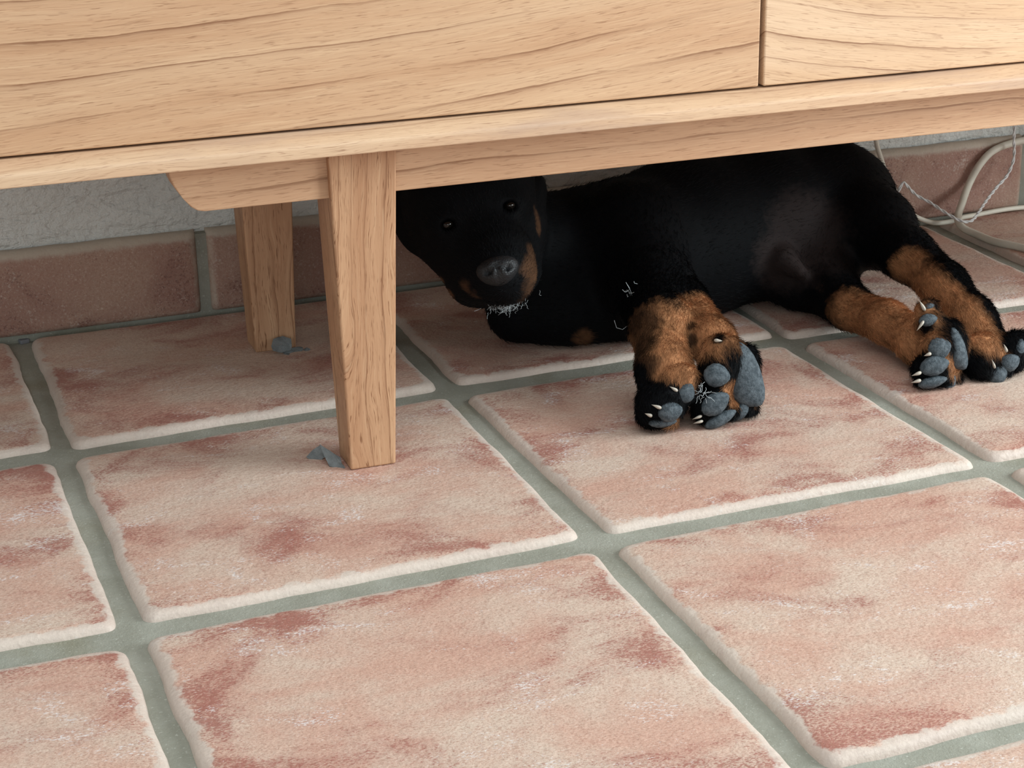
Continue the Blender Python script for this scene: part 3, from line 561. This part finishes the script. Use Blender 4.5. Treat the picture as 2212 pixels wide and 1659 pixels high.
DOG_BLACK_SHADE=[
(0.1860,0.2350,0.0530,0.0060,0.8500),  # shade painted black into the crease between the forelegs
(0.1889,0.2450,0.0619,0.0050,0.8000),  # upper part of the same painted crease shade
(0.1372,0.2300,0.0594,0.0130,0.8500),
(0.1490,0.2500,0.0678,0.0150,0.8000),
(0.1347,0.2100,0.0479,0.0100,0.7000),
(0.1226,0.1900,0.0302,0.0110,1.0000),
(0.1230,0.2100,0.0435,0.0110,1.0000),
(0.1309,0.2300,0.0480,0.0080,0.8000),
(0.1294,0.1750,0.0405,0.0070,1.0000),
(0.1404,0.1720,0.0370,0.0070,1.0000),
(0.1191,0.1700,0.0217,0.0080,1.0000),
(0.1742,0.1900,0.0428,0.0080,1.0000),
(0.1722,0.1750,0.0328,0.0110,1.0000),
(0.1943,0.1700,0.0038,0.0100,1.0000),
(0.1943,0.2000,0.0619,0.0065,1.0000),
(0.2068,0.2000,0.0560,0.0070,1.0000),
(0.1668,0.1700,0.0143,0.0100,1.0000),
(0.1631,0.1800,0.0194,0.0060,1.0000),
(0.3748,0.1800,0.0253,0.0100,1.0000),
(0.3916,0.2000,0.0494,0.0080,1.0000),
(0.4061,0.1950,0.0405,0.0100,1.0000),
(0.3762,0.1800,0.0039,0.0090,1.0000),
(0.4285,0.2000,0.0324,0.0060,1.0000),
(0.4312,0.1800,0.0107,0.0150,1.0000),
(0.4290,0.1900,0.0205,0.0090,1.0000),
(0.4672,0.1800,0.0299,0.0110,1.0000),
(0.4452,0.1700,0.0163,0.0080,0.9000),
(0.4381,0.1750,0.0006,0.0120,1.0000),
]
DOG_SKIN=[
(0.3880,0.4100,0.0786,0.0400,0.3500),
(0.3582,0.3900,0.0601,0.0300,0.4000),
(0.3624,0.3700,0.0538,0.0200,0.5000),
(0.4079,0.3900,0.0539,0.0200,0.2000),
]
def smooth_union(D, sl, d, k):
    a = D[sl]; h = np.maximum(k - np.abs(a - d), 0) / k; D[sl] = np.minimum(a, d) - h * h * k * .25
def smooth_sub(D, sl, d, k):
    a = D[sl]; b = -d; h = np.maximum(k - np.abs(a - b), 0) / k; D[sl] = np.maximum(a, b) + h * h * k * .25
H = .0021
lo = np.array([-.075, .135, -.004]); hi = np.array([.625, .66, .236])
nx, ny, nz = [int(math.ceil((hi[i] - lo[i]) / H)) for i in range(3)]
ax = [(lo[i] + H * np.arange((nx, ny, nz)[i])).astype(np.float32) for i in range(3)]
D = np.full((nx, ny, nz), .05, np.float32)
def region(a, b):
    return tuple(slice(max(0, int((a[i] - lo[i]) / H)), max(0, min((nx, ny, nz)[i], int((b[i] - lo[i]) / H) + 2))) for i in range(3))
def grid(sl): return ax[0][sl[0]][:, None, None], ax[1][sl[1]][None, :, None], ax[2][sl[2]][None, None, :]
def sdf(pr, X, Y, Z):
    kd, d, k, op = pr
    if kd == 'c':
        a = d[0:3]; b = d[3:6]; r1, r2 = d[6:8]; v = [b[i] - a[i] for i in range(3)]; L2 = sum(q * q for q in v) + 1e-9
        t = np.clip(((X - a[0]) * v[0] + (Y - a[1]) * v[1] + (Z - a[2]) * v[2]) / L2, 0, 1)
        return np.sqrt((X - a[0] - t * v[0]) ** 2 + (Y - a[1] - t * v[1]) ** 2 + (Z - a[2] - t * v[2]) ** 2) - (r1 + (r2 - r1) * t)
    c = d[0:3]; r = d[3:6]; m = d[6:15]; x, y, z = X - c[0], Y - c[1], Z - c[2]
    q = [(x * m[i] + y * m[3 + i] + z * m[6 + i]) for i in range(3)]
    k0 = np.sqrt(sum((q[i] / r[i]) ** 2 for i in range(3))) + 1e-6; k1 = np.sqrt(sum((q[i] / r[i] ** 2) ** 2 for i in range(3))) + 1e-6
    return k0 * (k0 - 1) / k1
for pr in DOG_PRIMS:
    kd, d, k, op = pr
    if kd == 'c':
        R_ = max(d[6:8]) + k + .02; a = [min(d[i], d[3 + i]) - R_ for i in range(3)]; b = [max(d[i], d[3 + i]) + R_ for i in range(3)]
    else:
        R_ = max(d[3:6]) + k + .02; a = [d[i] - R_ for i in range(3)]; b = [d[i] + R_ for i in range(3)]
    sl = region(a, b); g = grid(sl); (smooth_union if op > 0 else smooth_sub)(D, sl, sdf(pr, *g).astype(np.float32), k)
# the floor under it and the wall behind it flatten the body where it touches
full = region(lo - 1, hi + 1); smooth_sub(D, full, np.broadcast_to(ax[2][None, None, :] - .0012, D.shape), .006)
smooth_sub(D, full, np.broadcast_to((YW - .016) - ax[1][None, :, None], D.shape), .006)
D[0] = D[-1] = .05; D[:, 0] = D[:, -1] = .05; D[:, :, 0] = D[:, :, -1] = .05
def surface_nets(D):
    ins = D < 0
    cells = np.zeros((nx - 1, ny - 1, nz - 1), np.int8)
    for i in (0, 1):
        for j in (0, 1):
            for k in (0, 1): cells += ins[i:nx - 1 + i, j:ny - 1 + j, k:nz - 1 + k]
    act = (cells > 0) & (cells < 8); idx = np.full(act.shape, -1, np.int32); ii = np.argwhere(act); idx[act] = np.arange(len(ii))
    S = np.zeros((len(ii), 3)); N = np.zeros(len(ii)); cor = {}
    for c in [(i, j, k) for i in (0, 1) for j in (0, 1) for k in (0, 1)]: cor[c] = D[ii[:, 0] + c[0], ii[:, 1] + c[1], ii[:, 2] + c[2]].astype(np.float64)
    for c0 in cor:
        for axs in range(3):
            if c0[axs]: continue
            c1_ = list(c0); c1_[axs] = 1; c1_ = tuple(c1_); a, b = cor[c0], cor[c1_]; m = (a < 0) != (b < 0)
            t = np.where(m, a / np.where(m, a - b, 1), 0); p = np.tile(np.array(c0, float), (len(ii), 1)); p[:, axs] += t
            S[m] += p[m]; N[m] += 1
    V = lo + H * (ii + S / N[:, None]); F = []
    for axs in range(3):
        s0 = [slice(0, n) for n in D.shape]; s1 = list(s0); s0[axs] = slice(0, D.shape[axs] - 1); s1[axs] = slice(1, None)
        e = ins[tuple(s0)] != ins[tuple(s1)]; q = np.argwhere(e); u, w = (axs + 1) % 3, (axs + 2) % 3
        q = q[(q[:, u] > 0) & (q[:, w] > 0) & (q[:, u] < D.shape[u] - 1) & (q[:, w] < D.shape[w] - 1)]
        fl = ins[q[:, 0], q[:, 1], q[:, 2]]
        def g(du, dw):
            r = q.copy(); r[:, u] -= du; r[:, w] -= dw; return idx[r[:, 0], r[:, 1], r[:, 2]]
        quad = np.stack([g(0, 0), g(1, 0), g(1, 1), g(0, 1)], 1); quad[~fl] = quad[~fl][:, ::-1]; F.append(quad[(quad >= 0).all(1)])
    return V, np.concatenate(F)
BV, BF = surface_nets(D)
# keep only the largest connected surface is implied by the overlapping shapes; one mesh
body_me = bpy.data.meshes.new('body'); body_me.vertices.add(len(BV)); body_me.vertices.foreach_set('co', BV.astype(np.float32).ravel())
body_me.loops.add(BF.size); body_me.loops.foreach_set('vertex_index', BF.astype(np.int32).ravel())
body_me.polygons.add(len(BF)); body_me.polygons.foreach_set('loop_start', np.arange(0, BF.size, 4, dtype=np.int32)); body_me.update(calc_edges=True); body_me.validate()
# coat colour: rust markings, bare belly skin, black, plus shade painted between the forelegs
def hash_noise(P, s, seed=0):
    P = P * s + seed * 17.3; i = np.floor(P).astype(np.int64); f = P - i; f = f * f * (3 - 2 * f); r = 0
    for a in (0, 1):
        for b in (0, 1):
            for c in (0, 1):
                h = ((i[:, 0] + a) * 73856093 ^ (i[:, 1] + b) * 19349663 ^ (i[:, 2] + c) * 83492791) & 0xffffff; h = (h * 1103515245 + 12345 >> 8) & 0xffff
                r = r + h / 65535. * np.abs(1 - a - f[:, 0]) * np.abs(1 - b - f[:, 1]) * np.abs(1 - c - f[:, 2])
    return r
def patch_mask(P, L_):
    m = np.zeros(len(P)); j = (hash_noise(P, 160, 1) - .5) * .5 + (hash_noise(P, 420, 2) - .5) * .5
    for x, y, z, r, s in L_:
        e = P - np.array([x, y, z]); d = np.sqrt(np.maximum((e ** 2).sum(1) - .7 * (e @ np.array([-.30, -.88, .354])) ** 2, 0)) / r; m = np.maximum(m, s * np.clip((1.25 - d + j * .55) / .5, 0, 1))
    return m
def coat(P):
    t = (patch_mask(P, DOG_TAN) * (1 - patch_mask(P, DOG_BLACK_SHADE)))[:, None]; s = patch_mask(P, DOG_SKIN)[:, None]; n = hash_noise(P, 300, 5)[:, None]; n2 = hash_noise(P, 90, 6)[:, None]
    black = np.array([[.0018, .0020, .0026]]) * (.7 + .6 * n); tan = np.array([[.36, .165, .075]]) * (.55 + .55 * n + .35 * n2); skin = np.array([[.050, .034, .031]])
    c = black * (1 - s) + skin * s; return c * (1 - t) + tan * t
CV = coat(BV); ca = body_me.color_attributes.new('coat', 'FLOAT_COLOR', 'POINT'); ca.data.foreach_set('color', np.concatenate([CV, np.ones((len(CV), 1))], 1).astype(np.float32).ravel())
k = NT('short_puppy_coat'); k.bump(k.noise(k.obj(), 900, 3, .6), .35, .001); COAT = k.fin(k.attr('coat', 'Color'), .7, .08)
k = NT('fur_strands'); FURM = k.fin(k.attr('coat', 'Color'), .55, .12)
k = NT('grey_paw_pad_skin'); o_ = k.obj(); a_ = k.noise(o_, 300, 4, .6); c_ = k.mix(k.ss(a_, .3, .7), (.032, .044, .053), (.100, .120, .135)); k.bump(k.noise(o_, 900, 4, .65), .9, .0012); PADM = k.fin(c_, .62, .3)
CLAWM = plain('pale_horn_claw', (.42, .37, .31), .4, .4, 300, .35, .1)
k = NT('wet_black_nose'); o_ = k.obj(); vo = k.n('ShaderNodeTexVoronoi'); k.put(vo.inputs['Vector'], o_); vo.inputs['Scale'].default_value = 620; k.bump(vo.outputs['Distance'], .5, .0008); NOSEM = k.fin((.012, .012, .013), .5, .3)
k = NT('dark_glossy_eye'); EYEM = k.fin((.006, .005, .004), .06, .6)
dog = empty('dog', (.30, .45, 0)); tag(dog, 'black and rust puppy lying on its side on terracotta tiles under the sideboard', 'dog')
DO = Vector((.30, .45, 0))
body_me.transform(Matrix.Translation(-DO)); body = link('body', body_me, COAT, dog, True)
def ball(name, c, r, m, shape, mat):
    bm = bmesh.new(); bmesh.ops.create_uvsphere(bm, u_segments=20 if shape in (2, 4) else 14, v_segments=14 if shape in (2, 4) else 10, radius=1)
    Mx = Matrix((m[0:3], m[3:6], m[6:9])); cen = Vector(c)
    for v in bm.verts:
        p = v.co.copy()
        if shape == 1: p.y *= 1 - .22 * p.x * p.x - .12 * p.x                      # toe pad: blunt drop
        if shape == 2:                                                          # metacarpal pad: bean with a notch on the toe side
            p.y += .10 * math.cos(p.x * 3); p.y *= 1 + .18 * p.x; p.x *= 1 - .18 * math.exp(-((p.y) / .35) ** 2) * (1 if p.x < 0 else .2)
        if shape == 3: p.y *= max(.08, .55 - .5 * p.x); p.z *= max(.08, .6 - .45 * p.x); p.z += -.25 * p.x * p.x   # claw: tapering hook
        if shape == 4:                                                          # nose leather: broad top, narrow bottom, two nostrils, split
            p.x *= 1 + .22 * p.y
            for sx in (-1, 1):
                d = math.hypot((p.x - sx * .48) / .26, (p.y + .22) / .2)
                if p.z > 0: p.z -= .75 * max(0, 1 - d * d)
            if p.z > 0 and p.y < .1: p.z -= .28 * math.exp(-(p.x / .09) ** 2)
        v.co = cen + Mx @ Vector((p.x * r[0], p.y * r[1], p.z * r[2])) - DO
    return link(name, bm_mesh(name, bm), mat, dog, True)
MATS = {'paw_pad': PADM, 'claw': CLAWM, 'nose': NOSEM, 'eye': EYEM}
for n_, c_, r_, m_, s_ in DOG_PARTS: ball(n_, c_, r_, m_, s_, MATS[n_])

# fur: short strands lying along the limbs, denser and longer on the legs
def make_fur():
    tri = np.concatenate([BF[:, [0, 1, 2]], BF[:, [0, 2, 3]]]); A, B, C = BV[tri[:, 0]], BV[tri[:, 1]], BV[tri[:, 2]]
    cr = np.cross(B - A, C - A); ar = np.linalg.norm(cr, axis=1) / 2; nr = cr / (2 * ar[:, None] + 1e-12); cen = (A + B + C) / 3
    front = np.clip((.36 - cen[:, 1]) / .06, 0, 1)                                # legs and paws
    facing = np.clip((nr @ np.array([-.32, -.88, .35])) + .45, 0, 1)
    wgt = ar * (.5 + 3.2 * front) * (facing > 0) * (cen[:, 2] > .003)
    n = 95000; rs = np.random.RandomState(3); pick = rs.choice(len(tri), n, p=wgt / wgt.sum()); u = rs.rand(n, 1); w = rs.rand(n, 1); fl = u + w > 1; u = np.where(fl, 1 - u, u); w = np.where(fl, 1 - w, w)
    P = A[pick] + u * (B[pick] - A[pick]) + w * (C[pick] - A[pick]); N = nr[pick]; fr = front[pick][:, None]
    # keep pads, nose and eyes bare
    keep = np.ones(n, bool)
    for n_, c_, r_, m_, s_ in DOG_PARTS:
        q = (P - np.array(c_)) @ np.array(m_).reshape(3, 3); keep &= ((q / (np.array(r_) * (.90 if n_ == 'paw_pad' else 1.05) + .0004)) ** 2).sum(1) > 1
    P, N, fr = P[keep], N[keep], fr[keep]; n = len(P)
    # direction: along the nearest limb segment, towards its end
    best = np.full(n, 9.); dirv = np.tile(np.array([[.3, -.3, -.6]]), (n, 1))
    for pr in DOG_PRIMS:
        if pr[0] != 'c' or pr[3] < 0: continue
        d = sdf(pr, P[:, 0], P[:, 1], P[:, 2]); m = d < best; best[m] = d[m]; v = np.array(pr[1][3:6]) - np.array(pr[1][0:3]); dirv[m] = v / np.linalg.norm(v)
    head = (P[:, 0] < .12) & (P[:, 1] < .43) & (P[:, 2] > .06); dirv[head] = -dirv[head] * .6 + np.array([0, .7, .2])
    T = dirv - (dirv * N).sum(1, keepdims=True) * N; T /= np.linalg.norm(T, axis=1, keepdims=True) + 1e-6
    rnd = rs.randn(n, 3) * .22; Dv = T * .85 + N * (.33 + .22 * fr) + rnd; Dv /= np.linalg.norm(Dv, axis=1, keepdims=True)
    Ln = (.0060 - .0006 * fr[:, 0]) * (.6 + .7 * rs.rand(n)); Ln[head] *= .55
    pts = np.zeros((n, 4, 3))
    for i in range(4):
        t = i / 3.; pts[:, i] = P - N * .0006 + Dv * (Ln * t)[:, None] + T * (Ln * .35 * t * t)[:, None] - N * (Ln * .18 * t * t)[:, None]
    pts[..., 2] = np.maximum(pts[..., 2], .0012)
    colr = coat(P) * (.75 + .7 * rs.rand(n, 1)); hc = bpy.data.hair_curves.new('fur'); hc.add_curves([4] * n)
    hc.position_data.foreach_set('vector', (pts - np.array(DO)).astype(np.float32).ravel())
    ra = hc.attributes.get('radius') or hc.attributes.new('radius', 'FLOAT', 'POINT'); rr = np.tile(np.array([.00016, .00015, .00011, .00003]), n); ra.data.foreach_set('value', rr.astype(np.float32))
    cc = hc.attributes.new('coat', 'FLOAT_COLOR', 'CURVE'); cc.data.foreach_set('color', np.concatenate([colr, np.ones((n, 1))], 1).astype(np.float32).ravel())
    hc.materials.append(FURM); o = bpy.data.objects.new('fur', hc); COL.objects.link(o); o.parent = dog; o['kind'] = 'stuff'; return o
make_fur()
CHIN = (0.0481, 0.308, 0.0802)
CHIN2 = (0.0393, 0.306, 0.0902)
LINT_A = [[(0.1558, 0.305, 0.0879), (0.1593, 0.303, 0.0804), (0.1606, 0.3, 0.0727)], [(0.1681, 0.295, 0.0702), (0.1606, 0.288, 0.0628), (0.1493, 0.28, 0.0592), (0.1398, 0.275, 0.0563), (0.1346, 0.276, 0.0583), (0.1342, 0.28, 0.0638)], [(0.1593, 0.287, 0.0591), (0.1567, 0.283, 0.0543)]]
LINT_B = (0.1631, 0.163, 0.0335)
HAIR = [(0.4387, 0.178, 0.0231), (0.4376, 0.172, 0.0167), (0.4383, 0.168, 0.0103), (0.4403, 0.168, 0.0027)]
CHIP_AT = (-0.3281, 0.6357, -0.0066)
def threads(name, label, cat, strands, r, mat):
    v, f = [], []; org = Vector(strands[0][0])
    for st in strands:
        P = [Vector(p) - org for p in st]
        for i, q in enumerate(P):
            tg = (P[min(i + 1, len(P) - 1)] - P[max(i - 1, 0)]).normalized(); a = tg.cross(Vector((.31, .88, -.35)) + Vector((.01, 0, 0))).normalized(); b = tg.cross(a)
            for s in range(4): v.append(q + (a * math.cos(s * math.pi / 2) + b * math.sin(s * math.pi / 2)) * r)
        o0 = len(v) - 4 * len(P)
        for i in range(len(P) - 1):
            for s in range(4): f.append((o0 + i * 4 + s, o0 + i * 4 + (s + 1) % 4, o0 + i * 4 + 4 + (s + 1) % 4, o0 + i * 4 + 4 + s))
    o = link(name, mesh(name, v, f), mat, None, True, org); tag(o, label, cat, None, 'stuff'); return o
LINTM = plain('pale_dust_lint', (.42, .45, .46), .9, .1, 400, .3, 0)
def fluff(center, spread, n, ln, seed):
    rs = np.random.RandomState(seed); out = []
    for i in range(n):
        p = np.array(center) + rs.randn(3) * np.array(spread); d = rs.randn(3); d /= np.linalg.norm(d); q = [tuple(p)]
        for j in range(5): d = d + rs.randn(3) * .55; d /= np.linalg.norm(d); p = p + d * ln / 5; q.append(tuple(p))
        out.append(q)
    return out
threads('dust_fluff', 'white dust fluff clinging to the puppy\'s chin', 'dust', fluff(CHIN, (.0075, .002, .0028), 150, .007, 2) + fluff(CHIN2, (.003, .0012, .0022), 24, .005, 4), .00011, LINTM)
threads('lint_thread', 'pale lint threads caught on the puppy\'s dark foreleg', 'lint', LINT_A + fluff(LINT_A[0][1], (.003, .001, .004), 10, .006, 6), .00022, LINTM)
threads('lint_thread', 'tiny white lint tangle between the puppy\'s two front paws', 'lint', fluff(LINT_B, (.004, .0012, .005), 16, .008, 7), .00018, LINTM)

threads('stray_hair', 'long pale stray hair on the puppy\'s rightmost hind paw', 'hair', [HAIR], .00028, LINTM)
chip = link('stone_chip', box('stone_chip', -.0045, .0045, -.0035, .0035, 0, .004, .0008), plain('bluish_grey_chip', (.20, .20, .215), .8), None, False, CHIP_AT); chip.rotation_euler = (0, 0, .3)
tag(chip, 'tiny bluish grey stone chip lying in the floor joint by the wall', 'stone')
